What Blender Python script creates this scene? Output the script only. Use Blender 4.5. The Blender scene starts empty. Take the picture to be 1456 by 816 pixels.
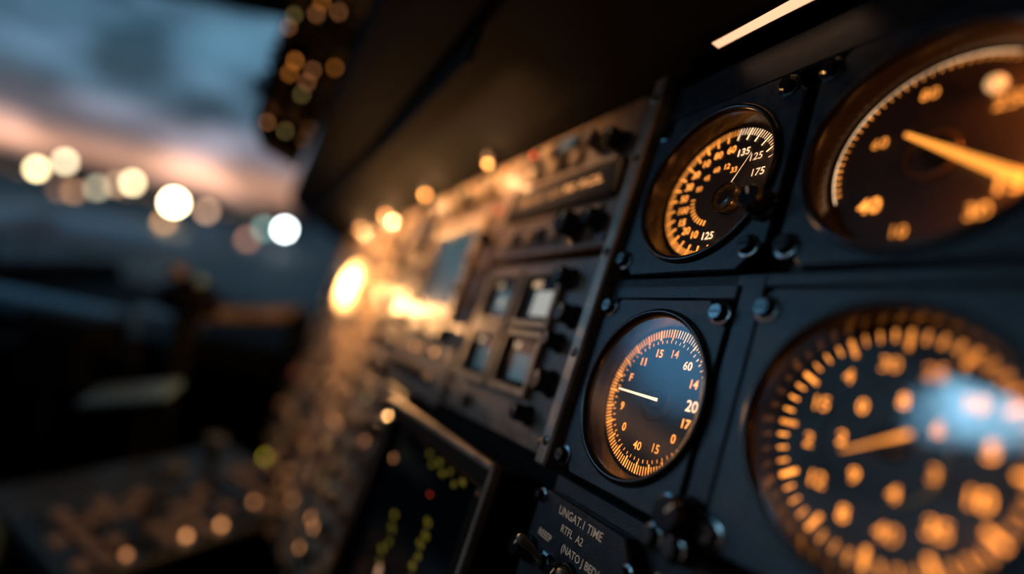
import bpy, math, random
from math import sin, cos, pi, radians
from mathutils import Vector, Matrix
random.seed(7)
sc = bpy.context.scene

# ------------------------------------------------------------------ frames
# axes of the instrument panel and of the world, expressed in the lens frame (x right, y down, z forward)
U = Vector((378, -12, -780)).normalized()
d = Vector((-.35, 1, -.185)); d -= d.dot(U)*U
V = -d.normalized()
N = U.cross(V)
PD = -.1737
Zw = Vector((.196, -.979, -.046)).normalized()
Yw = (Vector((0, 0, 1)) - Zw*Zw.z).normalized()
Xw = Yw.cross(Zw)
def c2w(v): return Vector((Xw.dot(v), Yw.dot(v), Zw.dot(v)))
CAM = Vector((0, 0, 1.25))
def basis(a, b, c, o):
    m = Matrix.Identity(4)
    for i, col in enumerate((a, b, c, o)):
        for r in range(3): m[r][i] = col[r]
    return m
MP = basis(c2w(U), c2w(-N), c2w(V), CAM + c2w(N*PD))      # panel frame: x right, y into panel, z up the panel

cam = bpy.data.cameras.new("camera"); camo = bpy.data.objects.new("camera", cam)
sc.collection.objects.link(camo)
camo.matrix_world = basis(c2w(Vector((1, 0, 0))), c2w(Vector((0, -1, 0))), c2w(Vector((0, 0, -1))), CAM)
cam.sensor_width = 36; cam.lens = 780/1456*36
cam.clip_start = .01; cam.clip_end = 3000
cam.dof.use_dof = True; cam.dof.focus_distance = .258; cam.dof.aperture_fstop = 1.4
sc.camera = camo
sc.view_settings.view_transform = 'Standard'
sc.view_settings.look = 'None'

# ------------------------------------------------------------------ materials
MATS = {}
def mat(name, base=(.5, .5, .5), rough=.5, metal=0, emit=None, es=0, bump=0, bscale=400, var=0, spec=.5):
    if name in MATS: return MATS[name]
    m = bpy.data.materials.new(name); m.use_nodes = True
    nt = m.node_tree; p = nt.nodes['Principled BSDF']
    p.inputs['Base Color'].default_value = (*base, 1)
    p.inputs['Roughness'].default_value = rough
    p.inputs['Metallic'].default_value = metal
    p.inputs['Specular IOR Level'].default_value = spec
    if emit:
        p.inputs['Emission Color'].default_value = (*emit, 1)
        p.inputs['Emission Strength'].default_value = es
    tc = nt.nodes.new('ShaderNodeTexCoord')
    if bump:
        n = nt.nodes.new('ShaderNodeTexNoise'); n.inputs['Scale'].default_value = bscale
        n.inputs['Detail'].default_value = 4
        nt.links.new(tc.outputs['Object'], n.inputs['Vector'])
        b = nt.nodes.new('ShaderNodeBump'); b.inputs['Strength'].default_value = bump
        b.inputs['Distance'].default_value = .0005
        nt.links.new(n.outputs['Fac'], b.inputs['Height'])
        nt.links.new(b.outputs['Normal'], p.inputs['Normal'])
    if var:
        n = nt.nodes.new('ShaderNodeTexNoise'); n.inputs['Scale'].default_value = bscale*.12
        n.inputs['Detail'].default_value = 6
        nt.links.new(tc.outputs['Object'], n.inputs['Vector'])
        if emit:
            r = nt.nodes.new('ShaderNodeMapRange')
            r.inputs['From Min'].default_value = .35; r.inputs['From Max'].default_value = .65
            r.inputs['To Min'].default_value = es*(1-var); r.inputs['To Max'].default_value = es*(1+var)
            nt.links.new(n.outputs['Fac'], r.inputs['Value'])
            nt.links.new(r.outputs['Result'], p.inputs['Emission Strength'])
        else:
            cr = nt.nodes.new('ShaderNodeValToRGB')
            cr.color_ramp.elements[0].position = .35; cr.color_ramp.elements[1].position = .7
            cr.color_ramp.elements[0].color = (*[c*(1-var) for c in base], 1)
            cr.color_ramp.elements[1].color = (*[min(1, c*(1+var)) for c in base], 1)
            nt.links.new(n.outputs['Fac'], cr.inputs['Fac'])
            nt.links.new(cr.outputs['Color'], p.inputs['Base Color'])
            rr = nt.nodes.new('ShaderNodeMapRange')
            rr.inputs['To Min'].default_value = max(.05, rough-.14); rr.inputs['To Max'].default_value = rough+.12
            nt.links.new(n.outputs['Fac'], rr.inputs['Value'])
            nt.links.new(rr.outputs['Result'], p.inputs['Roughness'])
    MATS[name] = m
    return m

PAINT = mat('panel_paint', (.030, .038, .046), .34, bump=.4, bscale=1500, var=.45)
PAINT_D = mat('dark_paint', (.012, .015, .018), .38, bump=.3, bscale=1200, var=.3)
TAN = mat('module_paint', (.36, .26, .17), .38, bump=.2, bscale=900, var=.3)
TAN_D = mat('module_paint_dark', (.17, .12, .085), .38, bump=.2, bscale=900, var=.3)
BEZEL = mat('bezel_black', (.026, .017, .012), .20, bump=.08, bscale=900)
DIAL = mat('dial_face', (.0025, .003, .0045), .5)
DIAL_BR = mat('dial_face_brown', (.036, .018, .008), .5, var=.3, bscale=300)  # brown tint paints the warm haze of the glass into the dial
SCREW = mat('screw_steel_black', (.18, .17, .16), .18, metal=.9, bump=.1, bscale=2000)
KNOB = mat('knob_plastic', (.014, .014, .015), .2)
KNOB_G = mat('knob_grey', (.27, .21, .15), .28)
TRIM = mat('trim_metal', (.36, .28, .21), .36, metal=.4, var=.3, bscale=600)
LEATHER = mat('glareshield_vinyl', (.0028, .0028, .0032), .85, bump=.3, bscale=500, spec=.10)
BLACK = mat('interior_black', (.0015, .0015, .002), .85, spec=.12)
SCREEN = mat('screen_glass', (.004, .006, .008), .08)
SCREEN_M = mat('screen_matte', (.004, .004, .005), .6, spec=.2)
OR = mat('lit_orange', (.1, .04, .01), .6, emit=(1, .32, .05), es=1.9, var=.45, bscale=500)
OR_W = mat('lit_cream', (.3, .25, .2), .6, emit=(1, .64, .36), es=1.5, var=.4, bscale=500)
OR_D = mat('lit_deep_orange', (.1, .03, .01), .6, emit=(1, .31, .045), es=2.4, var=.5, bscale=300)
PTR_C = mat('pointer_glow', (.2, .08, .01), .5, emit=(1, .34, .045), es=1.8)
WHITE = mat('legend_white', (.45, .38, .3), .6, emit=(.9, .6, .36), es=.12)
AMBER_D = mat('amber_display', (.1, .04, .01), .3, emit=(1, .40, .12), es=1.2, var=.6, bscale=300)
L_WARM = mat('lamp_warm', (.5, .3, .1), .4, emit=(1, .50, .18), es=6)
L_WARM2 = mat('lamp_warm_dim', (.5, .3, .1), .4, emit=(1, .40, .14), es=2.6)
L_WARM3 = mat('lamp_warm_faint', (.5, .3, .1), .4, emit=(1, .38, .14), es=1.2)
L_RED = mat('lamp_red', (.4, .02, .01), .4, emit=(1, .08, .03), es=1.2)
L_OLIVE = mat('lamp_olive', (.3, .25, .1), .4, emit=(.7, .5, .16), es=1.0)
L_YEL = mat('lamp_yellow', (.4, .3, .01), .4, emit=(.7, .6, .03), es=4.5)
CRT_Y = mat('crt_yellow', (.1, .09, .01), .4, emit=(.62, .48, .04), es=.40)
CRT_B = mat('crt_blue', (.01, .03, .04), .15, emit=(.12, .26, .32), es=.22, var=.6, bscale=60)
CREAMLENS = mat('window_lens', (.5, .45, .35), .2, emit=(.7, .70, .62), es=.45)

def glass_mat():
    m = bpy.data.materials.new('gauge_glass'); m.use_nodes = True
    nt = m.node_tree; nt.nodes.clear()
    o = nt.nodes.new('ShaderNodeOutputMaterial'); mx = nt.nodes.new('ShaderNodeMixShader')
    t = nt.nodes.new('ShaderNodeBsdfTransparent'); g = nt.nodes.new('ShaderNodeBsdfGlossy')
    fr = nt.nodes.new('ShaderNodeFresnel'); fr.inputs['IOR'].default_value = 1.5
    g.inputs['Roughness'].default_value = .03
    nt.links.new(fr.outputs[0], mx.inputs[0]); nt.links.new(t.outputs[0], mx.inputs[1])
    nt.links.new(g.outputs[0], mx.inputs[2]); nt.links.new(mx.outputs[0], o.inputs[0])
    return m
GLASS = glass_mat()

# ------------------------------------------------------------------ mesh builder
TXT = {}
def text_geo(s):
    if s in TXT: return TXT[s]
    c = bpy.data.curves.new('t', 'FONT'); c.body = s; c.size = 1
    c.align_x = 'CENTER'; c.align_y = 'CENTER'; c.offset = .012; c.resolution_u = 3
    o = bpy.data.objects.new('t', c); sc.collection.objects.link(o)
    dg = bpy.context.evaluated_depsgraph_get(); e = o.evaluated_get(dg); me = e.to_mesh()
    r = ([v.co.copy() for v in me.vertices], [tuple(p.vertices) for p in me.polygons])
    e.to_mesh_clear(); bpy.data.objects.remove(o); bpy.data.curves.remove(c)
    TXT[s] = r
    return r

class B:
    def __init__(s): s.v = []; s.f = []; s.mi = []; s.sm = []; s.mats = []
    def add(s, vs, fs, m, smooth=False, T=None):
        if m not in s.mats: s.mats.append(m)
        k = s.mats.index(m); n = len(s.v)
        for p in vs:
            p = Vector(p)
            s.v.append(T @ p if T else p)
        for f in fs: s.f.append(tuple(n+i for i in f)); s.mi.append(k); s.sm.append(smooth)
    def prism(s, outline, yb, yf, m, bev=.0006, T=None):
        n = len(outline)
        cx = sum(p[0] for p in outline)/n; cz = sum(p[1] for p in outline)/n
        hx = max(abs(p[0]-cx) for p in outline) or 1; hz = max(abs(p[1]-cz) for p in outline) or 1
        sx = max(0, 1-bev/hx); sz = max(0, 1-bev/hz)
        vs = [(x, yb, z) for x, z in outline] + [(x, yf+bev, z) for x, z in outline] + \
             [(cx+(x-cx)*sx, yf, cz+(z-cz)*sz) for x, z in outline]
        fs = []
        for r in range(2):
            for i in range(n):
                j = (i+1) % n; fs.append((r*n+i, r*n+j, (r+1)*n+j, (r+1)*n+i))
        fs.append(tuple(range(2*n, 3*n))); fs.append(tuple(reversed(range(n))))
        s.add(vs, fs, m, T=T)
    def box(s, x0, x1, yb, yf, z0, z1, m, bev=.0006, cut=0, T=None):
        if cut:
            o = [(x0+cut, z0), (x1-cut, z0), (x1, z0+cut), (x1, z1-cut), (x1-cut, z1), (x0+cut, z1), (x0, z1-cut), (x0, z0+cut)]
        else: o = [(x0, z0), (x1, z0), (x1, z1), (x0, z1)]
        s.prism(o, yb, yf, m, bev, T)
    def lathe(s, cx, cz, prof, m, seg=48, T=None, flute=0, nf=12, y0=0, smooth=True):
        vs = []; fs = []
        for r, h in prof:
            for i in range(seg):
                a = 2*pi*i/seg
                rr = r*(1+flute*cos(nf*a)) if flute else r
                vs.append((cx+rr*cos(a), y0-h, cz+rr*sin(a)))
        for k in range(len(prof)-1):
            for i in range(seg):
                j = (i+1) % seg
                fs.append((k*seg+i, k*seg+j, (k+1)*seg+j, (k+1)*seg+i))
        s.add(vs, fs, m, smooth, T)
    def disc(s, cx, cz, r, h, m, seg=48, T=None, y0=0):
        s.add([(cx+r*cos(2*pi*i/seg), y0-h, cz+r*sin(2*pi*i/seg)) for i in range(seg)], [tuple(range(seg))], m, T=T)
    def sphere(s, c, r, m, seg=16, sc3=(1, 1, 1), T=None):
        vs = []; fs = []
        rings = seg//2
        for k in range(rings+1):
            t = pi*k/rings
            for i in range(seg):
                a = 2*pi*i/seg
                vs.append((c[0]+r*sc3[0]*sin(t)*cos(a), c[1]+r*sc3[1]*sin(t)*sin(a), c[2]+r*sc3[2]*cos(t)))
        for k in range(rings):
            for i in range(seg):
                j = (i+1) % seg; fs.append((k*seg+i, k*seg+j, (k+1)*seg+j, (k+1)*seg+i))
        s.add(vs, fs, m, True, T)
    def tube(s, pts, rads, m, seg=16):
        vs = []; fs = []; pts = [Vector(p) for p in pts]; prev = None
        for k, p in enumerate(pts):
            t = (pts[min(k+1, len(pts)-1)]-pts[max(k-1, 0)]).normalized()
            a = prev if prev is not None else (Vector((0, 0, 1)) if abs(t.z) < .9 else Vector((1, 0, 0)))
            x = (a - t*a.dot(t)).normalized(); y = t.cross(x); prev = x
            for i in range(seg):
                an = 2*pi*i/seg; vs.append(p + rads[k]*(x*cos(an)+y*sin(an)))
        n = len(pts)
        for k in range(n-1):
            for i in range(seg):
                j = (i+1) % seg; fs.append((k*seg+i, k*seg+j, (k+1)*seg+j, (k+1)*seg+i))
        fs.append(tuple(range(seg))); fs.append(tuple(range((n-1)*seg, n*seg)))
        s.add(vs, fs, m, True)
    def plate_hole(s, cx, cz, x0, x1, z0, z1, cut, r, yb, yf, m, bev=.0008):
        cor = [(x0+cut, z0), (x1-cut, z0), (x1, z0+cut), (x1, z1-cut), (x1-cut, z1), (x0+cut, z1), (x0, z1-cut), (x0, z0+cut)]
        angs = sorted([2*pi*i/96 for i in range(96)] + [math.atan2(z-cz, x-cx) % (2*pi) for x, z in cor])
        def hit(a):
            dx, dz = cos(a), sin(a); best = 9
            for i in range(8):
                p, q = cor[i], cor[(i+1) % 8]
                ex, ez = q[0]-p[0], q[1]-p[1]
                den = dx*ez-dz*ex
                if abs(den) < 1e-12: continue
                t = ((p[0]-cx)*ez-(p[1]-cz)*ex)/den; w = ((p[0]-cx)*dz-(p[1]-cz)*dx)/den
                if t > 0 and -1e-6 <= w <= 1+1e-6: best = min(best, t)
            return best
        H = [hit(a) for a in angs]; n = len(angs); vs = []
        for rad, y in (([r]*n, yb), ([r]*n, yf), ([h-bev for h in H], yf), (H, yf+bev), (H, yb)):
            for a, q in zip(angs, rad): vs.append((cx+q*cos(a), y, cz+q*sin(a)))
        fs = []
        for k in range(4):
            for i in range(n):
                j = (i+1) % n; fs.append((k*n+i, k*n+j, (k+1)*n+j, (k+1)*n+i))
        s.add(vs, fs, m)
    def text(s, t, x, z, h, size, m, rot=0, T=None, y0=0, xs=1):
        vs, fs = text_geo(t); c, q = cos(rot), sin(rot)
        s.add([(x+size*(xs*v.x*c-v.y*q), y0-h, z+size*(xs*v.x*q+v.y*c)) for v in vs], fs, m, T=T)
    def tick(s, cx, cz, a, r0, r1, w, h, m, y0=0, w2=None):
        w2 = w if w2 is None else w2
        c, q = cos(a), sin(a)
        def P(r, t): return (cx+r*c-t*q, y0-h, cz+r*q+t*c)
        s.add([P(r0, -w/2), P(r1, -w2/2), P(r1, w2/2), P(r0, w/2)], [(0, 1, 2, 3)], m)
    def obj(s, name, M=MP, parent=None):
        me = bpy.data.meshes.new(name); me.from_pydata([tuple(v) for v in s.v], [], s.f)
        for m in s.mats: me.materials.append(m)
        me.polygons.foreach_set('material_index', s.mi); me.polygons.foreach_set('use_smooth', s.sm)
        me.update()
        o = bpy.data.objects.new(name, me); sc.collection.objects.link(o)
        if parent: o.parent = parent
        else: o.matrix_world = M
        return o
    # ---- parts
    def screw(s, x, z, y0=0, r=.0036, h=.004, m=None):
        m = m or SCREW
        s.lathe(x, z, [(r*1.5, 0), (r*1.5, .0006), (r*1.1, .0009)], m, 24, y0=y0, smooth=False)
        s.lathe(x, z, [(r*.85, .0008), (r*.85, h*.35), (r, h*.4), (r, h*.85), (r*.85, h), (0, h)], m, 48, y0=y0, flute=.06, nf=8, smooth=False)
        s.box(x-r*.7, x+r*.7, y0-h, y0-h-.0003, z-r*.13, z+r*.13, BEZEL, .0001)
    def knob(s, x, z, y0=0, r=.007, h=.012, m=None, ang=1.):
        m = m or KNOB
        s.lathe(x, z, [(r*1.3, 0), (r*1.3, .0015), (r*1.05, .002)], m, 36, y0=y0)
        s.lathe(x, z, [(r*1.02, .002), (r, h*.85), (r*.88, h), (0, h)], m, 72, y0=y0, flute=.05, nf=12, smooth=False)
        s.tick(x, z, ang, r*.2, r*.85, r*.16, h+.0002, WHITE, y0=y0)
    def toggle(s, x, z, y0=0, up=1, m=None):
        s.lathe(x, z, [(.005, 0), (.005, .002), (.0035, .0025), (.0035, .005), (0, .005)], SCREW, 6, y0=y0, smooth=False)
        s.tube([(x, y0-.004, z), (x, y0-.010, z+up*.004), (x, y0-.018, z+up*.008), (x, y0-.020, z+up*.009)], [.0013, .0017, .0026, .0016], m or KNOB_G, 12)
    def lamp(s, x, z, y0, r, m):
        s.lathe(x, z, [(r*1.4, 0), (r*1.4, .002), (r*1.05, .0025)], BEZEL, 20, y0=y0)
        s.lathe(x, z, [(r, .002), (r*.95, .003), (r*.6, .0042), (0, .0046)], m, 20, y0=y0)

def point(name, loc, e, col, r=.003, parent=None):
    l = bpy.data.lights.new(name, 'POINT'); l.energy = e; l.color = col; l.shadow_soft_size = r
    o = bpy.data.objects.new(name, l); sc.collection.objects.link(o)
    if parent: o.parent = parent; o.location = loc
    else: o.location = MP @ Vector(loc)
    return o

# ------------------------------------------------------------------ instrument panel back board
b = B()
b.box(-1.52, .22, .034, .014, -.34, .206, BLACK, .001)
b.obj('instrument_panel_backboard')

# ------------------------------------------------------------------ the four round gauges
YP = -.004            # front of instrument plates
def gauge(name, cx, cz, x0, x1, z0, z1, R, RD, depth, screws, deco, cut=.012, plate=PAINT, dial=DIAL):
    b = B()
    b.plate_hole(cx, cz, x0, x1, z0, z1, cut, R, .0095, YP, plate)
    b.lathe(cx, cz, [(R+.0012, .0035), (R+.0012, .0052), (R+.0004, .0064), (R-.0008, .0066), (R-.002, .006), (R-.0026, .003),
                     (RD+.0012, -depth+.002), (RD+.0012, -depth)], BEZEL, 128)
    b.disc(cx, cz, RD+.002, -depth-.0002, dial, 96)
    deco(b, cx, cz, RD, -depth)
    for (x, z) in screws: b.screw(x, z, YP)
    b.disc(cx, cz, R-.0023, .0036, GLASS, 96)
    return b.obj(name)

def hub(b, x, z, h, r, top=.0042):
    b.lathe(x, z, [(r, h), (r, h+top*.6), (r*.85, h+top*.76), (r*.4, h+top*.76), (r*.35, h+top), (0, h+top)], KNOB, 32)

def decoA(b, cx, cz, R, h):
    for i in range(120):
        a = 2*pi*i/120
        big = i % 5 == 0
        m = OR_W if -35 < (math.degrees(a) if a < pi else math.degrees(a)-360) < 85 else OR  # cream on the upper right: glass reflection put into the tick colour
        b.tick(cx, cz, a, R*(.85 if big else .885), R*1.0, .0008 if big else .00052, h+.0003, m)
        if i % 2 == 0:
            b.tick(cx, cz, a+.012, R*.80, R*.845, .00035, h+.0003, m)
    for t, a in (('20', 2), ('14', 27), ('60', 52), ('14', 80), ('15', 106), ('11', 133), ('F', 160), ('9', 198), ('0', 226), ('40', 262), ('15', 292), ('0', 320), ('17', 342)):
        a = radians(a); sz = .0070 if t == '20' else .0056
        b.text(t, cx+R*.66*cos(a), cz+R*.66*sin(a), h+.0003, sz, OR_W if t in ('20', '60') else OR)
    b.lathe(cx, cz, [(.0098, h+.0004), (.0102, h+.0009), (.0094, h+.0009)], BEZEL, 48)
    b.tick(cx, cz, radians(178), -.006, .0235, .0015, h+.0045, mat('pointer_cream', (.5, .4, .3), .5, emit=(1, .72, .45), es=1.6), w2=.0008)
    hub(b, cx, cz, h, .0045)
GA = gauge('altimeter_gauge', -.2039, .017, -.2505, -.1645, -.030, .064, .0405, .0350, .0065,
           [(-.2460, .0590), (-.1688, .0575), (-.2465, -.0235), (-.1690, -.0235)], decoA)

def decoB(b, cx, cz, R, h):
    for i in range(-10, 76):
        a = radians(60+i*3.0)
        big = i % 4 == 0
        b.tick(cx, cz, a, R*(.80 if big else .88), R*.98, .0009 if big else .0005, h+.0003, OR if i > 8 else OR_W)
    for i in range(30):
        a = radians(28-i*3); b.tick(cx, cz, a, R*(.80 if i % 5 == 0 else .86), R*.95, .0003, h+.0003, OR_W)
    for t, a, r in (('175', 18, .62), ('125', 42, .66), ('135', 66, .62), ('60', 88, .66), ('80', 108, .66), ('10', 127, .68), ('20', 145, .68), ('30', 162, .66), ('50', 179, .66), ('100', 197, .64), ('15', 215, .68), ('20', 232, .68), ('10', 249, .66), ('125', 272, .66), ('60', 112, .42), ('45', 137, .42), ('80', 162, .42), ('33', 62, .36), ('12', 87, .40)):
        a = radians(a); b.text(t, cx+R*r*cos(a), cz+R*r*sin(a), h+.0003, .0056 if r > .5 else .0042, OR if t not in ('135', '125', '175') else OR_W)
    for i in range(10):
        a = radians(185+i*8); b.tick(cx, cz, a, R*.42, R*.50, .0007, h+.0003, OR)
    b.tick(cx+.006, cz-.004, radians(62), 0, .024, .0006, h+.003, OR_W, w2=.0004)
    b.lathe(cx+.008, cz-.005, [(.0078, h), (.0078, h+.0035), (.0068, h+.0045), (.003, h+.0048), (0, h+.0048)], KNOB, 48)
GB = gauge('airspeed_gauge', -.2020, .1250, -.2505, -.1560, .0775, .1735, .0415, .0362, .0065,
           [(-.2455, .166), (-.1650, .1660), (-.2465, .0865), (-.1640, .088)], decoB)

def decoC(b, cx, cz, R, h):
    n = 60
    for i in range(n):
        a0 = radians(60+i*2.4); a1 = radians(60+(i+1)*2.4)
        r0, r1 = R*.972, R*.986
        b.add([(cx+r0*cos(a0), -h-.0004, cz+r0*sin(a0)), (cx+r0*cos(a1), -h-.0004, cz+r0*sin(a1)),
               (cx+r1*cos(a1), -h-.0004, cz+r1*sin(a1)), (cx+r1*cos(a0), -h-.0004, cz+r1*sin(a0))], [(0, 1, 2, 3)], OR_W)
        if i % 2 == 0: b.tick(cx, cz, a0, R*.91, R*.965, .0005, h+.0004, OR)
    for t, a, r, s in (('80', 106, .70, .0062), ('60', 158, .62, .0062), ('40', 222, .72, .0085), ('15', -38, .72, .0095), ('250', 36, .62, .0075), ('10', 255, .82, .0065), ('30', 300, .78, .007)):
        a = radians(a); b.text(t, cx+R*r*cos(a), cz+R*r*sin(a), h+.0003, s, OR)
    b.lathe(cx-.002, cz-.001, [(.0085, h+.0003), (.0090, h+.0010), (.0080, h+.0010)], mat('brass_ring', (.35, .16, .06), .4, metal=.7), 48)
    b.tick(cx, cz, radians(-35), -.0115, .033, .0014, h+.0052, PTR_C, w2=.0040)
    b.lathe(cx+.013, cz+.021, [(.0030, h), (.0028, h+.002), (.002, h+.003), (0, h+.0034)], mat('dial_glow_spot', (.5, .3, .1), .4, emit=(1, .58, .24), es=.8), 24)  # small glowing dome on the dial
    hub(b, cx, cz, h, .005)
GC = gauge('vertical_speed_gauge', -.1040, .1225, -.1500, -.0560, .0775, .1735, .0415, .0370, .0065,
           [(-.1455, .0865), (-.1455, .166), (-.0605, .166), (-.0605, .0865)], decoC, dial=DIAL_BR)

def decoD(b, cx, cz, R, h):
    for i in range(48):
        a = 2*pi*i/48
        big = i % 4 == 0
        b.tick(cx, cz, a, R*(.82 if big else .89), R*.99, .0014 if big else .0008, h+.0003, OR_D if big else OR)
    for k, t in enumerate(('5', '10', '25', '30', '4', '15', '2', '12', '8', '40', '35', '10')):
        a = radians(10+k*30); b.text(t, cx+R*.68*cos(a), cz+R*.68*sin(a), h+.0003, .0066, OR_D)
    for k, t in enumerate(('6', '8', '0', '2', '9', '4', '3')):
        a = radians(32+k*51); b.text(t, cx+R*.38*cos(a), cz+R*.38*sin(a), h+.0003, .0060, OR_D)
    b.lathe(cx-.003, cz, [(.019, h+.0003), (.0194, h+.0008), (.0186, h+.0008)], mat('inner_ring', (.08, .14, .17), .4), 64)
    b.tick(cx, cz, radians(28), -.012, .009, .0008, h+.0052, OR, w2=.0013)
    hub(b, cx, cz, h, .0045)
GD = gauge('engine_pressure_gauge', -.1008, .0211, -.1500, -.0540, -.0300, .0690, .0425, .0375, .0070,
           [(-.1468, .0600), (-.1455, -.0255), (-.058, .0645), (-.058, -.0255)], decoD, cut=.004)
for g, (cx, cz), e in ((GA, (-.2039, .017), .005), (GB, (-.202, .125), .013), (GC, (-.104, .1225), .028), (GD, (-.1008, .0211), .012)):
    for a in (-35, 30):
        point('gauge_bulb', (cx+.0362*cos(radians(a)), -.0005, cz+.0362*sin(radians(a))), e, (1, .34, .08), .0006, parent=g)

# mounting frame webs between the instruments, left trim rail, header above
b = B()
b.box(-.262, -.055, .0138, .0100, -.033, .200, PAINT_D, .0008)
b.box(-.262, -.055, .011, -.0015, .1755, .199, PAINT_D, .001)
b.box(-.1635, -.1515, .011, -.0025, -.032, .0755, PAINT_D, .001)
b.box(-.262, -.055, .011, -.002, .0700, .0765, PAINT, .001)
b.box(-.262, -.165, .011, -.002, .0645, .0765, PAINT, .001)
b.obj('instrument_mounting_frame')
b = B()
b.box(-.2640, -.2535, .013, -.010, -.033, .206, TRIM, .0012)
for z in (-.02, .03, .09, .15, .19): b.screw(-.2585, z, -.010, .0018, .0014)
b.obj('panel_trim_rail')
b = B()
b.box(-.053, .2, .013, -.004, -.033, .2, PAINT, .001)
for z in (.0, .07, .16): b.screw(-.045, z, -.004)
b.obj('blank_panel')

def knobset(name, lst):
    b = B()
    for x, z, y0, r, h in lst: b.knob(x, z, y0, r, h, ang=random.uniform(0, 6))
    return b.obj(name)
knobset('airspeed_setting_knob', [(-.1610, .106, YP, .0055, .011)])
knobset('altimeter_setting_knob', [(-.157, -.0245, YP, .0068, .013)])
b = B()
b.box(-.172, -.150, -.001, -.009, -.040, -.031, BEZEL, .001, cut=.002); b.screw(-.167, -.0355, -.009); b.screw(-.155, -.0355, -.009)
b.obj('panel_latch')

# ------------------------------------------------------------------ lower legend panels
b = B()
b.box(-.265, .15, .013, .0085, -.2, -.035, PAINT_D, .001)
b.obj('lower_panel_sheet')
b = B()
o = [(-.262, -.125), (-.178, -.125), (-.178, -.058), (-.190, -.043), (-.255, -.043), (-.262, -.05)]
b.prism(o, .008, -.001, PAINT_D, .001)
b.text('UNGAT.1 TIME', -.222, -.0490, .0012, .0056, WHITE)
b.text('RTFL  A2', -.225, -.0560, .0012, .0050, WHITE)
b.text('REEEP', -.246, -.0640, .0012, .0048, WHITE)
b.text('(NATO J BED1', -.214, -.0635, .0012, .0050, WHITE)
b.text('FUEL QTY', -.216, -.083, .0012, .0050, WHITE)
b.screw(-.2585, -.0475, -.001, .0024); b.screw(-.183, -.0555, -.001, .0026)
b.knob(-.2560, -.0745, -.001, .0052, .010); b.knob(-.2195, -.0735, -.001, .0055, .010)
b.toggle(-.238, -.074, -.001); b.toggle(-.2, -.074, -.001)
b.obj('fuel_control_panel')
b = B()
o = [(-.174, -.12), (-.06, -.12), (-.06, -.044), (-.160, -.044), (-.174, -.058)]
b.prism(o, .008, -.001, PAINT, .001)
b.text('FS.D?', -.163, -.0500, .0012, .0048, WHITE); b.text('N1  N2', -.12, -.052, .0012, .006, WHITE)
b.screw(-.1675, -.0600, -.001, .0024); b.knob(-.14, -.07, -.001, .006, .011); b.knob(-.11, -.07, -.001, .006, .011)
b.obj('lighting_control_panel')

# ------------------------------------------------------------------ radio head (upper left of gauges)
b = B()
b.box(-.440, -.268, .013, -.004, .098, .205, TAN_D, .001, cut=.004)
b.box(-.432, -.276, -.002, -.008, .131, .160, BEZEL, .0012, cut=.003)
b.box(-.427, -.281, -.008, -.0085, .136, .155, SCREEN_M, .0002)
b.text('118.30 121.90 RCL', -.354, .1455, .0088, .0085, AMBER_D, xs=1.9)
b.box(-.425, -.290, -.003, -.0055, .104, .127, TAN_D, .0008)
b.box(-.425, -.285, -.0055, -.0075, .1245, .1275, TAN, .0008)
b.knob(-.3085, .1127, YP, .0085, .016); b.knob(-.285, .115, YP, .006, .012)
for i in range(5): b.box(-.418+.019*i, -.405+.019*i, -.0055, -.0095, .107, .117, KNOB if i % 2 else KNOB_G, .0008)
for i in range(5): b.text(('VHF', 'HF', 'ADF', 'NAV', 'PA')[i], -.4115+.019*i, .1212, .0057, .0045, WHITE)
b.knob(-.29, .172, YP, .007, .013); b.knob(-.315, .178, YP, .006, .014, m=KNOB_G)
b.text('COM 1', -.295, .1615, .0042, .005, WHITE)
for i in range(5): b.box(-.42+.018*i, -.408+.018*i, -.004, -.009, .168, .180, KNOB if i % 2 else KNOB_G, .001)
for i in range(5): b.box(-.42+.018*i, -.408+.018*i, -.004, -.009, .184, .196, KNOB_G if i % 2 else KNOB, .001)
b.lamp(-.414, .192, -.008, .0025, L_RED); b.box(-.372, -.352, -.008, -.0092, .185, .195, CRT_B, .0003)
for p in ((-.435, .2), (-.273, .2), (-.435, .103), (-.273, .103)): b.screw(*p, -.004, .0024, .002)
b.obj('radio_control_head')
# ------------------------------------------------------------------ four window indicator module
b = B()
b.box(-.440, -.266, .013, -.003, -.030, .092, TAN_D, .001, cut=.003)
for cx in (-.393, -.330):
    for cz in (.063, .018):
        w, h = .023, .0165
        for (x0, x1, z0, z1) in ((cx-w-.005, cx+w+.005, cz+h, cz+h+.005), (cx-w-.005, cx+w+.005, cz-h-.005, cz-h),
                                 (cx-w-.005, cx-w, cz-h, cz+h), (cx+w, cx+w+.005, cz-h, cz+h)):
            b.box(x0, x1, -.002, -.008, z0, z1, TAN, .0008)
        b.box(cx-w, cx+w, -.002, -.0034, cz-h, cz+h, SCREEN, .0002)
        b.box(cx-.008, cx+.016, -.003, -.0042, cz-.012, cz+.006, CREAMLENS if cz > .05 and cx > -.35 else CRT_B, .0003)
        b.text(('CRS', 'HDG', 'ALT', 'V/S')[(cx > -.35)+2*(cz < .05)], cx-.010, cz+.011, .0038, .006, OR_W)
b.disc(-.39, .060, .0045, .0046, CREAMLENS)
b.text('TEST SEQ', -.352, -.0185, .0034, .010, mat('legend_tan', (.5, .4, .3), .6))
for x in (-.428, -.410, -.395): b.box(x-.006, x+.006, -.003, -.009, -.024, -.014, KNOB if x < -.42 else KNOB_G, .0008)
for x, z, r in ((-.298, .077, .006), (-.281, .052, .006), (-.288, .035, .005), (-.283, .010, .0065), (-.296, -.012, .005)):
    b.knob(x, z, -.003, r, .012)
for z in (.075, .055, .035, .015): b.screw(-.3615, z, -.003, .0016, .0014)
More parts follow.
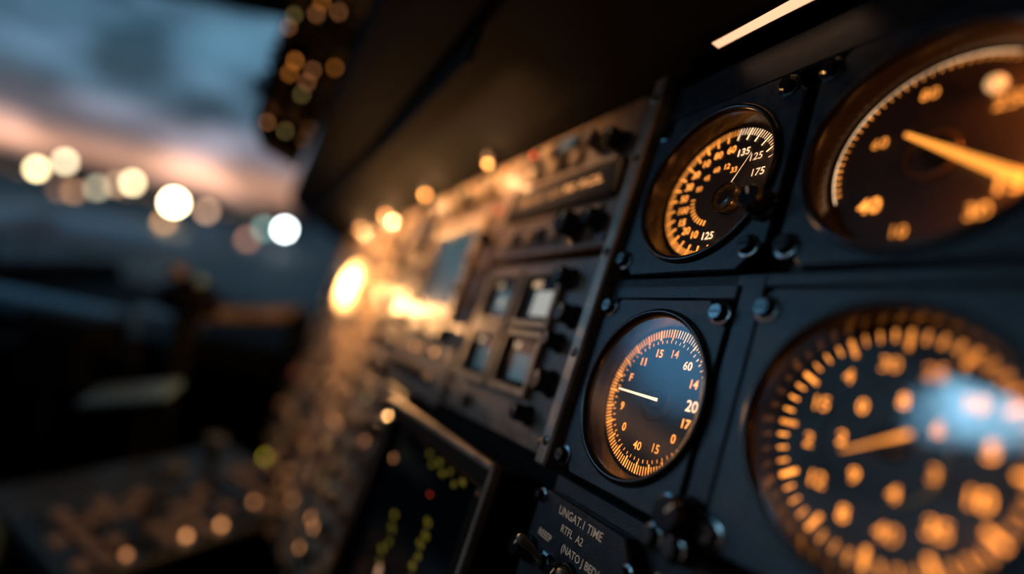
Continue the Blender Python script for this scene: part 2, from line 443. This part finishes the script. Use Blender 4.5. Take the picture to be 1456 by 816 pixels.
for p in ((-.434, .086), (-.272, .086), (-.434, -.007), (-.272, -.024)): b.screw(*p, -.003, .0022, .002)
b.obj('navigation_selector_panel')

# ------------------------------------------------------------------ weather radar CRT
b = B()
x0, x1, z0, z1 = -.530, -.286, -.265, -.045
fr = .016
for (a0, a1, c0, c1) in ((x0, x1, z1-fr, z1), (x0, x1, z0, z0+fr), (x0, x0+fr, z0+fr, z1-fr), (x1-fr, x1, z0+fr, z1-fr)):
    b.box(a0, a1, .013, -.020, c0, c1, BEZEL, .003)
b.box(x0+.002, x1-.002, -.015, -.0205, z1-.003, z1+.001, TRIM, .0008)
b.box(x1-.003, x1+.001, -.015, -.0205, z0, z1, TRIM, .0008)
b.box(x0+fr, x1-fr, .013, -.009, z0+fr, z1-fr, SCREEN, .0005)
random.seed(4)
for i in range(7): b.text(random.choice(['HDG', 'TRK', '240', 'GS', '35', 'WPT']), -.412+i*.012, -.068-(i % 2)*.005, .0095, .0042, CRT_Y)
for i in range(13): b.text(random.choice(['FL 8', '12', '8.5', 'KT', '070']), -.372+.004*(i % 2), -.106-i*.0075, .0095, .0055, CRT_Y)
for i in range(9): b.text(random.choice(['NM', '40', 'TTG', '15']), -.440+.005*(i % 3), -.125-i*.009, .0095, .0055, CRT_Y)
b.disc(-.3845, -.0904, .0010, .0096, L_RED)
b.disc(-.4908, -.0926, .0025, .0096, L_WARM3)
b.disc(-.43, -.165, .0045, .0096, mat('radar_return', (.2, .1, .05), .5, emit=(1, .5, .3), es=.5))
b.obj('weather_radar_display')

# ------------------------------------------------------------------ multifunction screen
b = B()
b.box(-.640, -.450, .013, -.003, -.035, .206, TAN_D, .001, cut=.003)
for (a0, a1, c0, c1) in ((-.625, -.478, .136, .150), (-.625, -.478, .040, .054), (-.625, -.611, .054, .136), (-.492, -.478, .054, .136)):
    b.box(a0, a1, -.002, -.010, c0, c1, TAN, .0015)
b.box(-.611, -.492, -.002, -.005, .054, .136, CRT_B, .0003)
for i in range(6):
    b.box(-.618+i*.023, -.602+i*.023, -.003, -.012, .020, .034, KNOB_G if i % 3 else KNOB, .001)
    b.lamp(-.61+i*.023, .008, -.003, .0024, (L_WARM3, KNOB_G, L_WARM2)[i % 3])
for i in range(5): b.knob(-.61+i*.03, .172, -.003, .0075, .014, m=random.choice([KNOB, KNOB_G]))
for i in range(5): b.lamp(-.6+i*.03, .194, -.003, .003, (L_OLIVE, L_WARM3, KNOB_G)[i % 3])
b.toggle(-.465, .09, -.003); b.toggle(-.465, .06, -.003); b.knob(-.463, .12, -.003, .006); b.lamp(-.462, .150, -.003, .0025, L_RED)
for i in range(5): b.toggle(-.61+i*.03, -.018, -.003)
b.obj('multifunction_display')

# ------------------------------------------------------------------ far avionics wall: many modules
random.seed(21)
names = ['switch_panel', 'annunciator_panel', 'round_indicator', 'audio_panel']
u = -.652; col = 0
while u > -1.46:
    w = random.uniform(.085, .12)
    z = .204
    while z > -.30:
        h = random.uniform(.07, .105)
        if z-h < -.33: h = z+.33
        kind = random.choice(names); b = B()
        P = random.choice([TAN, TAN, TAN_D]); x0, x1, z0, z1 = u-w+.003, u, z-h+.003, z
        yf = random.uniform(-.008, -.002)
        b.box(x0, x1, .013, yf, z0, z1, P, .0012, cut=.003)
        cx, cz = (x0+x1)/2, (z0+z1)/2
        for p in ((x0+.006, z0+.006), (x1-.006, z0+.006), (x0+.006, z1-.006), (x1-.006, z1-.006)): b.screw(*p, yf, .0025, .0025)
        if kind == 'round_indicator':
            r = min(w, h)*.40
            b.lathe(cx, cz, [(r*1.08, 0), (r*1.08, .006), (r, .008), (r*.9, .006), (r*.86, .001)], BEZEL, 48, y0=yf)
            b.disc(cx, cz, r*.88, .0008, DIAL, 48, y0=yf)
            for i in range(24): b.tick(cx, cz, i*pi/12, r*.68, r*.82, .0014, .001, OR, y0=yf)
            b.tick(cx, cz, random.uniform(0, 6), -.1*r, r*.7, .002, .0015, OR_W, y0=yf)
        else:
            nx = max(2, int(w/.028)); nz = max(2, int(h/.026))
            for i in range(nx):
                for j in range(nz):
                    px = x0+(i+.5)*(x1-x0)/nx; pz = z0+(j+.5)*(z1-z0)/nz; q = random.random()
                    if kind == 'switch_panel':
                        if q < .45: b.toggle(px, pz, yf, random.choice([-1, 1]))
                        elif q < .68: b.knob(px, pz, yf, .007, .013, m=random.choice([KNOB, KNOB_G]), ang=q*9)
                        else: b.lamp(px, pz, yf, .0032, random.choice([L_WARM2, L_OLIVE, L_WARM3]))  # glowing bulbs put in for specular highlights and more warm glow
                    elif kind == 'annunciator_panel':
                        b.box(px-.010, px+.010, yf, yf-.006, pz-.008, pz+.008, random.choice([KNOB_G, KNOB, TAN, KNOB_G, TAN] if q < .6 else [KNOB, TAN_D]), .0012)
                        if q > .85: b.disc(px, pz, .004, .0062, L_WARM2, 16, y0=yf)
                    else:
                        if q < .6: b.knob(px, pz, yf, .008, .014, m=random.choice([KNOB, KNOB_G]), ang=q*9)
                        else: b.box(px-.008, px+.008, yf, yf-.008, pz-.008, pz+.008, random.choice([KNOB_G, TAN]), .0015)
        b.obj(kind)
        z -= h
    u -= w
b = B(); b.box(-.648, -.534, .013, -.004, -.335, -.040, TAN_D, .001)
for j in range(9):
    for i in range(3):
        px, pz = -.63+i*.038, -.06-j*.03
        (b.knob(px, pz, -.004, .007, .012, m=random.choice([KNOB, KNOB_G])) if (i+j) % 3 else b.toggle(px, pz, -.004))
b.lamp(-.56, -.075, -.004, .003, L_WARM3); b.lamp(-.61, -.105, -.004, .003, L_WARM3)
b.obj('circuit_control_panel')
b = B(); b.box(-.530, -.286, .013, .002, -.335, -.268, PAINT_D, .001)
for i in range(7): b.knob(-.51+i*.034, -.30, .002, .007, .012)
b.obj('radar_control_strip')
b = B(); b.lamp(-1.30, -.310, -.010, .006, L_YEL); b.obj('caution_lamp')
b = B(); b.lamp(-1.36, -.13, -.010, .005, L_RED); b.obj('warning_lamp')

# warm flood lamp on the panel
b = B()
b.lathe(-.935, .070, [(.012, 0), (.012, .008), (.026, .014), (.030, .018), (.026, .018)], BEZEL, 32, y0=-.009)
b.sphere((-.935, -.032, .070), .027, mat('flood_bulb', (1, .8, .5), .4, emit=(1, .56, .20), es=1.5), 24, (1, .7, 1.7))
fl = b.obj('panel_flood_lamp')
point('flood_lamp_light', (-.885, -.075, .070), 3.0, (1, .48, .17), .010, parent=fl)
# small eyebrow lamps under the glareshield
for k, (uu, yy, e) in enumerate(((-.50, -.020, .08), (-.70, -.024, .16), (-.92, -.026, .25), (-1.14, -.026, .3))):
    b = B()
    b.lathe(0, 0, [(.006, 0), (.006, .006), (.004, .008), (.003, .008)], BEZEL, 20, T=Matrix.Translation((uu, yy, .210)) @ Matrix.Rotation(radians(90), 4, 'X') )
    b.sphere((uu, yy, .201), .003, L_WARM2, 12)
    o = b.obj('eyebrow_lamp')
    point('eyebrow_light', (uu, yy-.002, .196), e, (1, .50, .20), .003, parent=o)
# added fill light and housing, unseen behind the glareshield lip, shining onto the panel
b = B()
b.box(-1.28, -.36, -.1000, -.1042, .205, .231, BLACK, .0008)
fs_ = b.obj('panel_fill_strip')
al = bpy.data.lights.new('panel_fill_light', 'AREA'); al.shape = 'RECTANGLE'; al.size = .90; al.size_y = .008; al.energy = 1.4; al.color = (1, .49, .20); al.spread = radians(100)
ao = bpy.data.objects.new('panel_fill_light', al); sc.collection.objects.link(ao); ao.parent = fs_
ao.location = (-.82, -.0975, .2105); ao.rotation_euler = (radians(74), 0, 0)
# added unseen warm light behind the pilot, for glints on screws and rims
b = B()
b.sphere((.10, -.55, .45), .030, BEZEL, 16, (1, 1, .5)); b.tube([(.10, -.55, .455), (.10, -.55, .60)], [.006, .006], BEZEL)
dl = b.obj('glint_light')
point('glint_light_bulb', (.08, -.54, .425), .45, (1, .50, .20), .006, parent=dl)
# glowing strip in place of the glareshield-edge highlight, with an added housing
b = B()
b.prism([(-.212, .2030), (-.148, .2019), (-.148, .2036), (-.212, .2032)], -.012, -.017, mat('edge_highlight_glow', (.8, .6, .4), .3, emit=(1, .56, .32), es=1.25), .0001)
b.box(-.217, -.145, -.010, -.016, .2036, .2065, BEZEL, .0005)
b.obj('panel_edge_highlight')

# ------------------------------------------------------------------ glareshield
prof = [(.03, .208), (-.02, .212), (-.06, .224), (-.105, .234), (-.107, .236), (-.150, .252), (-.168, .262), (-.174, .280), (-.168, .300), (-.14, .318), (.0, .330), (.35, .335), (.35, .20)]
us = [-1.52, -1.515, -1.2, -.8, -.4, 0, .3]
vs = []; fs = []
for k, uu in enumerate(us):
    for (y, z) in prof:
        vs.append((uu, y if k else y+.006 if y < 0 else y, z))
n = len(prof)
for k in range(len(us)-1):
    for i in range(n):
        j = (i+1) % n; fs.append((k*n+i, k*n+j, (k+1)*n+j, (k+1)*n+i))
fs.append(tuple(range(n))); fs.append(tuple(range((len(us)-1)*n, len(us)*n)))
b = B(); b.add(vs, fs, LEATHER)
b.tube([(-1.5, -.107, .234), (.28, -.107, .234)], [.0018, .0018], LEATHER, 8)
b.obj('glareshield')

# ------------------------------------------------------------------ centre windshield post with switches
b = B()
o = [(-.255, .235), (-.235, .212), (-.180, .205), (-.174, .30), (-.13, .36), (-.13, .70), (-.275, .70), (-.278, .45)]
no_ = len(o)
b.add([(-.90, y, z) for y, z in o]+[(-.84, y, z) for y, z in o], [tuple(range(no_)), tuple(reversed(range(no_, 2*no_)))]+[(i, (i+1) % no_, no_+(i+1) % no_, no_+i) for i in range(no_)], BLACK)
TS = Matrix(((0, -1, 0, -.84), (1, 0, 0, 0), (0, 0, 1, 0), (0, 0, 0, 1)))
random.seed(11)
for j in range(20):
    for i in range(4):
        yy = -.264+i*.0255; zz = .235+j*.020
        if zz < .26 and (yy < -.24): continue
        q = random.random()
        if q < .30: b.lathe(yy, zz, [(.005, 0), (.005, .012), (.004, .015), (0, .015)], random.choice([KNOB, KNOB_G, TRIM]), 16, T=TS)
        elif q < .46: b.lathe(yy, zz, [(.0028, 0), (.0028, .004), (.002, .006), (0, .006)], random.choice([L_WARM3, L_OLIVE, OR, L_WARM3]), 16, T=TS)
        else: b.box(yy-.008, yy+.008, 0, -random.uniform(.004, .022), zz-.007, zz+.007, random.choice([KNOB, TAN, TAN_D, TAN_D]), .001, T=TS)
po = b.obj('windshield_centre_post')
b = B()  # added warm light out of frame, to brighten the post
b.tube([(-.70, -.20, .66), (-.72, -.20, .60), (-.74, -.205, .585)], [.008, .012, .016], BEZEL)
b.sphere((-.742, -.206, .583), .010, L_WARM, 12)
ml = b.obj('post_fill_light')
point('post_fill_bulb', (-.755, -.21, .57), .16, (1, .55, .25), .006, parent=ml)

# ================================================================== world-frame cockpit shell
I4 = Matrix.Identity(4)
def wbox(b, x0, x1, y0, y1, z0, z1, m, bev=.004, T=None): b.box(x0, x1, y1, y0, z0, z1, m, bev, T=T)
b = B(); wbox(b, -1.28, 1.3, -1.6, 1.46, 1.75, 1.80, BLACK); b.obj('ceiling', I4)
b = B(); wbox(b, -1.6, 1.3, -1.62, -1.55, 0, 1.8, BLACK); b.obj('wall_back', I4)
b = B(); wbox(b, 1.25, 1.3, -1.6, 2.2, 0, 1.8, BLACK); b.obj('wall_right', I4)
b = B(); wbox(b, -1.40, -1.34, -1.6, 1.9, 0, .98, BLACK); b.obj('wall_left', I4)
b = B(); wbox(b, -1.40, 1.3, 1.85, 1.92, 0, .92, BLACK); b.obj('wall_front', I4)
b = B(); wbox(b, -1.40, 1.3, -1.6, 1.9, -.05, 0, BLACK); b.obj('floor', I4)

BLUEG = mat('tray_blue_grey', (.14, .26, .34), .45)
GREYD = mat('lever_grey', (.06, .07, .08), .4)
TEAL = mat('seat_fabric_teal', (.03, .06, .06), .9, bump=.4, bscale=300)
b = B()
b.tube([(-.60, 1.0, .62), (-.585, 1.0, .85), (-.575, 1.0, 1.05)], [.016, .018, .022], BLACK)
b.tube([(-.615, 1.0, 1.04), (-.61, 1.0, 1.06), (-.575, 1.0, 1.075), (-.545, 1.0, 1.06), (-.54, 1.0, 1.04)], [.018, .032, .040, .032, .018], BLACK)
b.sphere((-.60, .985, 1.115), .014, TAN_D, 16, (1.4, 1, .9)); b.sphere((-.555, .985, 1.105), .010, BLUEG, 16)
b.obj('thrust_lever', I4)
b = B()
b.tube([(-.80, 1.05, .35), (-.79, 1.02, .70), (-.78, 1.0, .90)], [.035, .03, .03], BLACK)
b.box(-.85, -.71, 1.03, .95, .86, .995, BLACK, .015)
b.tube([(-.84, .99, .92), (-.95, .98, .92), (-1.0, .97, .98), (-1.01, .96, 1.10)], [.018, .020, .024, .022], BLACK)
b.tube([(-.72, .99, .92), (-.66, .98, .915), (-.645, .97, .93), (-.64, .96, .98)], [.018, .016, .016, .014], BLACK)
b.obj('control_yoke', I4)
b = B()
T = Matrix.Translation((-.62, .95, .892)) @ Matrix.Rotation(radians(-16), 4, 'Y') @ Matrix.Rotation(radians(-72), 4, 'X')
b.box(-.075, .075, .004, -.004, -.028, .028, BLUEG, .002, T=T)
b.box(-.065, .065, -.003, -.006, -.012, .022, mat('tray_pad', (.12, .20, .27), .5), .001, T=T)
b.tube([(-.60, .96, .60), (-.60, .96, .88)], [.008, .008], BLACK)
b.obj('chart_tray', I4)
b = B()
b.tube([(-.68, 1.18, 1.00), (-.55, 1.22, 1.02), (-.46, 1.245, 1.04)], [.016, .018, .016], TAN_D)
b.box(-.70, -.66, 1.2, 1.16, .93, 1.02, BLACK, .004); b.box(-.48, -.44, 1.265, 1.225, .93, 1.045, BLACK, .004)
b.obj('grab_rail', I4)
b = B()
wbox(b, -1.32, -.52, 1.30, 1.84, .84, .93, LEATHER, .02)
wbox(b, -1.30, -.9, 1.25, 1.32, .90, .95, BLUEG, .01); wbox(b, -.86, -.72, 1.26, 1.32, .90, .97, BLUEG, .01)
b.obj('side_coaming', I4)
# pedestal running forward, lit buttons along its near edge
TP = Matrix.Translation((-.425, .60, 0)) @ Matrix.Rotation(radians(58.6), 4, 'Z')
b = B()
b.box(0, .36, .30, 0, 0, .775, BLACK, .006, T=TP)
b.box(.0, .355, .29, .0, .775, .790, PAINT, .004, T=TP)
for i in range(14):
    for j in range(5):
        x, y = .018+i*.0245, .022+j*.034
        if (i, j) in ((5, 0), (7, 0), (2, 0), (10, 1)):
            b.sphere((x, y, .794), .0042, L_WARM2 if i in (5, 7) else L_WARM3, 12, T=TP)
        else: b.box(x-.008, x+.008, y+.011, y-.011, .790, .800, random.choice([TAN_D, KNOB, TAN_D, KNOB]), .001, T=TP)
b.obj('centre_pedestal', I4)
b = B()
b.sphere((-.62, .66, .74), .09, TEAL, 24, (.75, 1.6, .55)); b.box(-.67, -.57, .95, .5, .55, .72, TEAL, .03)
b.obj('seat_armrest', I4)
b = B()
for (x, y, z, r) in ((-.50, .90, .80, .018), (-.46, .95, .84, .014)):
    b.sphere((x, y, z), r, GREYD, 16, (1.5, 1, .6)); b.tube([(x, y, .55), (x, y, z)], [.010, .010], BLACK)
b.obj('trim_levers', I4)

# ================================================================== outside
def gmat(name, c1, c2, scale, rough):
    m = bpy.data.materials.new(name); m.use_nodes = True; nt = m.node_tree; p = nt.nodes['Principled BSDF']
    tc = nt.nodes.new('ShaderNodeTexCoord'); n = nt.nodes.new('ShaderNodeTexNoise'); n.inputs['Scale'].default_value = scale; n.inputs['Detail'].default_value = 5
    cr = nt.nodes.new('ShaderNodeValToRGB'); cr.color_ramp.elements[0].color = (*c1, 1); cr.color_ramp.elements[1].color = (*c2, 1)
    cr.color_ramp.elements[0].position = .35; cr.color_ramp.elements[1].position = .65
    nt.links.new(tc.outputs['Object'], n.inputs['Vector']); nt.links.new(n.outputs['Fac'], cr.inputs['Fac']); nt.links.new(cr.outputs['Color'], p.inputs['Base Color'])
    p.inputs['Roughness'].default_value = rough
    return m
ASPH = gmat('tarmac', (.03, .038, .045), (.08, .09, .10), .08, .7)
b = B(); b.add([(-900, -50, -2.2), (900, -50, -2.2), (900, 900, -2.2), (-900, 900, -2.2)], [(0, 1, 2, 3)], ASPH)
b.obj('ground', I4)
HILL = mat('hill_dark', (.02, .028, .04), 1)
b = B(); random.seed(5); vs = []; fs = []; n = 80
for i in range(n+1):
    x = -700+i*15; h = 8+4*sin(i*.35)+3*sin(i*.13+1)+random.uniform(-1, 1)
    vs += [(x, 400, -2.3), (x, 420, h), (x, 480, h*.9), (x, 520, -2.3)]
for i in range(n):
    for k in range(3): fs.append((i*4+k, i*4+4+k, i*4+5+k, i*4+k+1))
b.add(vs, fs, HILL); b.obj('distant_hills', I4)
TB = mat('terminal_wall', (.05, .06, .08), .7)
b = B()
for x0, x1, y, h in ((-150, -105, 120, 2.5), (-100, -78, 125, 4.0), (-72, -58, 130, 1.8)):
    wbox(b, x0, x1, y, y+20, -2.2, h-1.2, TB, .3)
    for i in range(int((x1-x0)/6)): b.box(x0+2+i*6, x0+5+i*6, y, y-.2, -.6, .2, mat('terminal_window', (.1, .08, .05), .3, emit=(1, .6, .3), es=.4), .02)
b.obj('terminal_building', I4)
def em(name, c, s): return mat(name, c, .5, emit=c, es=s)
lights = [(-.891, -.005, (1, .80, .42), 18), (-.842, .0178, (1, .80, .5), 11), (-.818, -.032, (1, .5, .25), 2.5), (-.777, -.0175, (.85, .75, .5), 4),
          (-.7435, -.0045, (1, .6, .35), 3), (-.715, .0043, (1, .80, .45), 14), (-.634, -.0163, (1, .84, .52), 40), (-.647, -.0558, (1, .5, .2), 4),
          (-.573, -.0197, (1, .58, .36), 4.5), (-.491, -.0555, (.9, .4, .25), 2.5), (-.464, -.0309, (.4, .7, .6), 3), (-.427, -.0246, (.85, .95, 1), 36), (-.845, -.034, (.7, .35, .2), 1.5)]
b = B()
POLE = mat('lamp_pole', (.05, .05, .05), .6)
for k, (x, z, c, s) in enumerate(lights):
    P = Vector((x*55, 55, 1.25+z*55))
    r = .62 if k == 6 else .38
    b.sphere(P, r, em('apron_bulb_%d' % k, c, s), 16)
    b.tube([(P.x, P.y+.3, -2.2), (P.x, P.y+.3, P.z)], [.06, .05], POLE, 8)
b.obj('apron_floodlights', I4)
b = B(); AC = mat('aircraft_skin', (.42, .50, .56), .35)
b.tube([(-19, 19, -1.0), (-18.3, 19, -.9), (-17, 19, -.75), (-15, 19.2, -.7), (-12.5, 19.6, -.55), (-11, 19.8, -.45)], [.15, .5, .62, .6, .3, .12], AC, 20)
b.add([(-17, 14, -.3), (-16, 14, -.3), (-15.2, 24, -.3), (-16.2, 24, -.3), (-17, 14, -.2), (-16, 14, -.2), (-15.2, 24, -.2), (-16.2, 24, -.2)],
      [(0, 1, 2, 3), (4, 5, 6, 7), (0, 1, 5, 4), (1, 2, 6, 5), (2, 3, 7, 6), (3, 0, 4, 7)], AC)
b.add([(-12, 19.6, -.4), (-11, 19.8, -.4), (-10.6, 19.8, .6), (-11.1, 19.8, .6)], [(0, 1, 2, 3)], AC)
for x, y in ((-18, 19), (-16, 18), (-16, 20.2)):
    b.tube([(x, y, -2.0), (x, y, -1.0)], [.06, .06], POLE, 8); b.sphere((x, y, -2.0), .2, POLE, 12, (1, .4, 1))
b.obj('parked_aircraft', I4)

# ================================================================== sky
w = bpy.data.worlds.new('dusk_sky'); sc.world = w; w.use_nodes = True; nt = w.node_tree; nt.nodes.clear()
L = nt.links.new
def nd(t, **k):
    n = nt.nodes.new(t)
    for a, v in k.items(): setattr(n, a, v)
    return n
tc = nd('ShaderNodeTexCoord'); sp = nd('ShaderNodeSeparateXYZ'); L(tc.outputs['Generated'], sp.inputs[0])
mp = nd('ShaderNodeMapping'); mp.inputs['Scale'].default_value = (1.6, 1.6, 7); L(tc.outputs['Generated'], mp.inputs['Vector'])
no = nd('ShaderNodeTexNoise'); no.inputs['Scale'].default_value = 2.2; no.inputs['Detail'].default_value = 5; no.inputs['Roughness'].default_value = .5; L(mp.outputs[0], no.inputs['Vector'])
ma = nd('ShaderNodeMath', operation='MULTIPLY_ADD'); L(no.outputs['Fac'], ma.inputs[0]); ma.inputs[1].default_value = .05; L(sp.outputs['Z'], ma.inputs[2])
mr = nd('ShaderNodeMapRange'); mr.inputs['From Min'].default_value = -.03; mr.inputs['From Max'].default_value = .42; L(ma.outputs[0], mr.inputs['Value'])
cr = nd('ShaderNodeValToRGB'); e = cr.color_ramp.elements
stops = [(0, (.012, .022, .038)), (.12, (.02, .035, .055)), (.155, (.18, .11, .09)), (.200, (.85, .42, .26)), (.240, (.58, .33, .25)), (.29, (.18, .16, .19)), (.40, (.055, .095, .135)), (.60, (.045, .10, .15)), (1, (.05, .11, .16))]
e[0].position = 0; e[0].color = (*stops[0][1], 1); e[1].position = 1; e[1].color = (*stops[-1][1], 1)
for p, c in stops[1:-1]:
    x = e.new(p); x.color = (*c, 1)
L(mr.outputs[0], cr.inputs['Fac'])
mp2 = nd('ShaderNodeMapping'); mp2.inputs['Scale'].default_value = (1.2, 1.2, 2.8); mp2.inputs['Location'].default_value = (3, 1, 0); L(tc.outputs['Generated'], mp2.inputs['Vector'])
n2 = nd('ShaderNodeTexNoise'); n2.inputs['Scale'].default_value = 6.0; n2.inputs['Detail'].default_value = 5; L(mp2.outputs[0], n2.inputs['Vector'])
c2 = nd('ShaderNodeMapRange'); c2.inputs['From Min'].default_value = .43; c2.inputs['From Max'].default_value = .63; c2.inputs['To Min'].default_value = .75; c2.inputs['To Max'].default_value = 2.4; L(n2.outputs['Fac'], c2.inputs['Value'])
mu = nd('ShaderNodeVectorMath', operation='SCALE'); L(cr.outputs['Color'], mu.inputs[0]); L(c2.outputs[0], mu.inputs['Scale'])
# added bright blue sky patches to port, out of frame, mirrored in gauge glass
last = mu
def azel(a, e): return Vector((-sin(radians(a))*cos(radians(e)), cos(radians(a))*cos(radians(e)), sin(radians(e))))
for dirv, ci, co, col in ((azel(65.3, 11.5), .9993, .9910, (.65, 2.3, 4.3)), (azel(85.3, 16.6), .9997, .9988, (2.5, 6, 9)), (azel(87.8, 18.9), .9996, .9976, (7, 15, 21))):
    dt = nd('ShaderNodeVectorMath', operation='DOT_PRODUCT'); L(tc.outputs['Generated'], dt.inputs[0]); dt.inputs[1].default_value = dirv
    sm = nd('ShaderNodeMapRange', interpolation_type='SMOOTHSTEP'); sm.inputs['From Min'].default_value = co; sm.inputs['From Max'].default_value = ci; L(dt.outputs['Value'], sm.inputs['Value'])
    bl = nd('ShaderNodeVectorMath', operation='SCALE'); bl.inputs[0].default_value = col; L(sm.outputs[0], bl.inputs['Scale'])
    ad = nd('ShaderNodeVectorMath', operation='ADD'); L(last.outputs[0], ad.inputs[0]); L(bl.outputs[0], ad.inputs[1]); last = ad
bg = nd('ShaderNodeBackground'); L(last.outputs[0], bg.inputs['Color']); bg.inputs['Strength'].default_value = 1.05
wo = nd('ShaderNodeOutputWorld'); L(bg.outputs[0], wo.inputs[0])
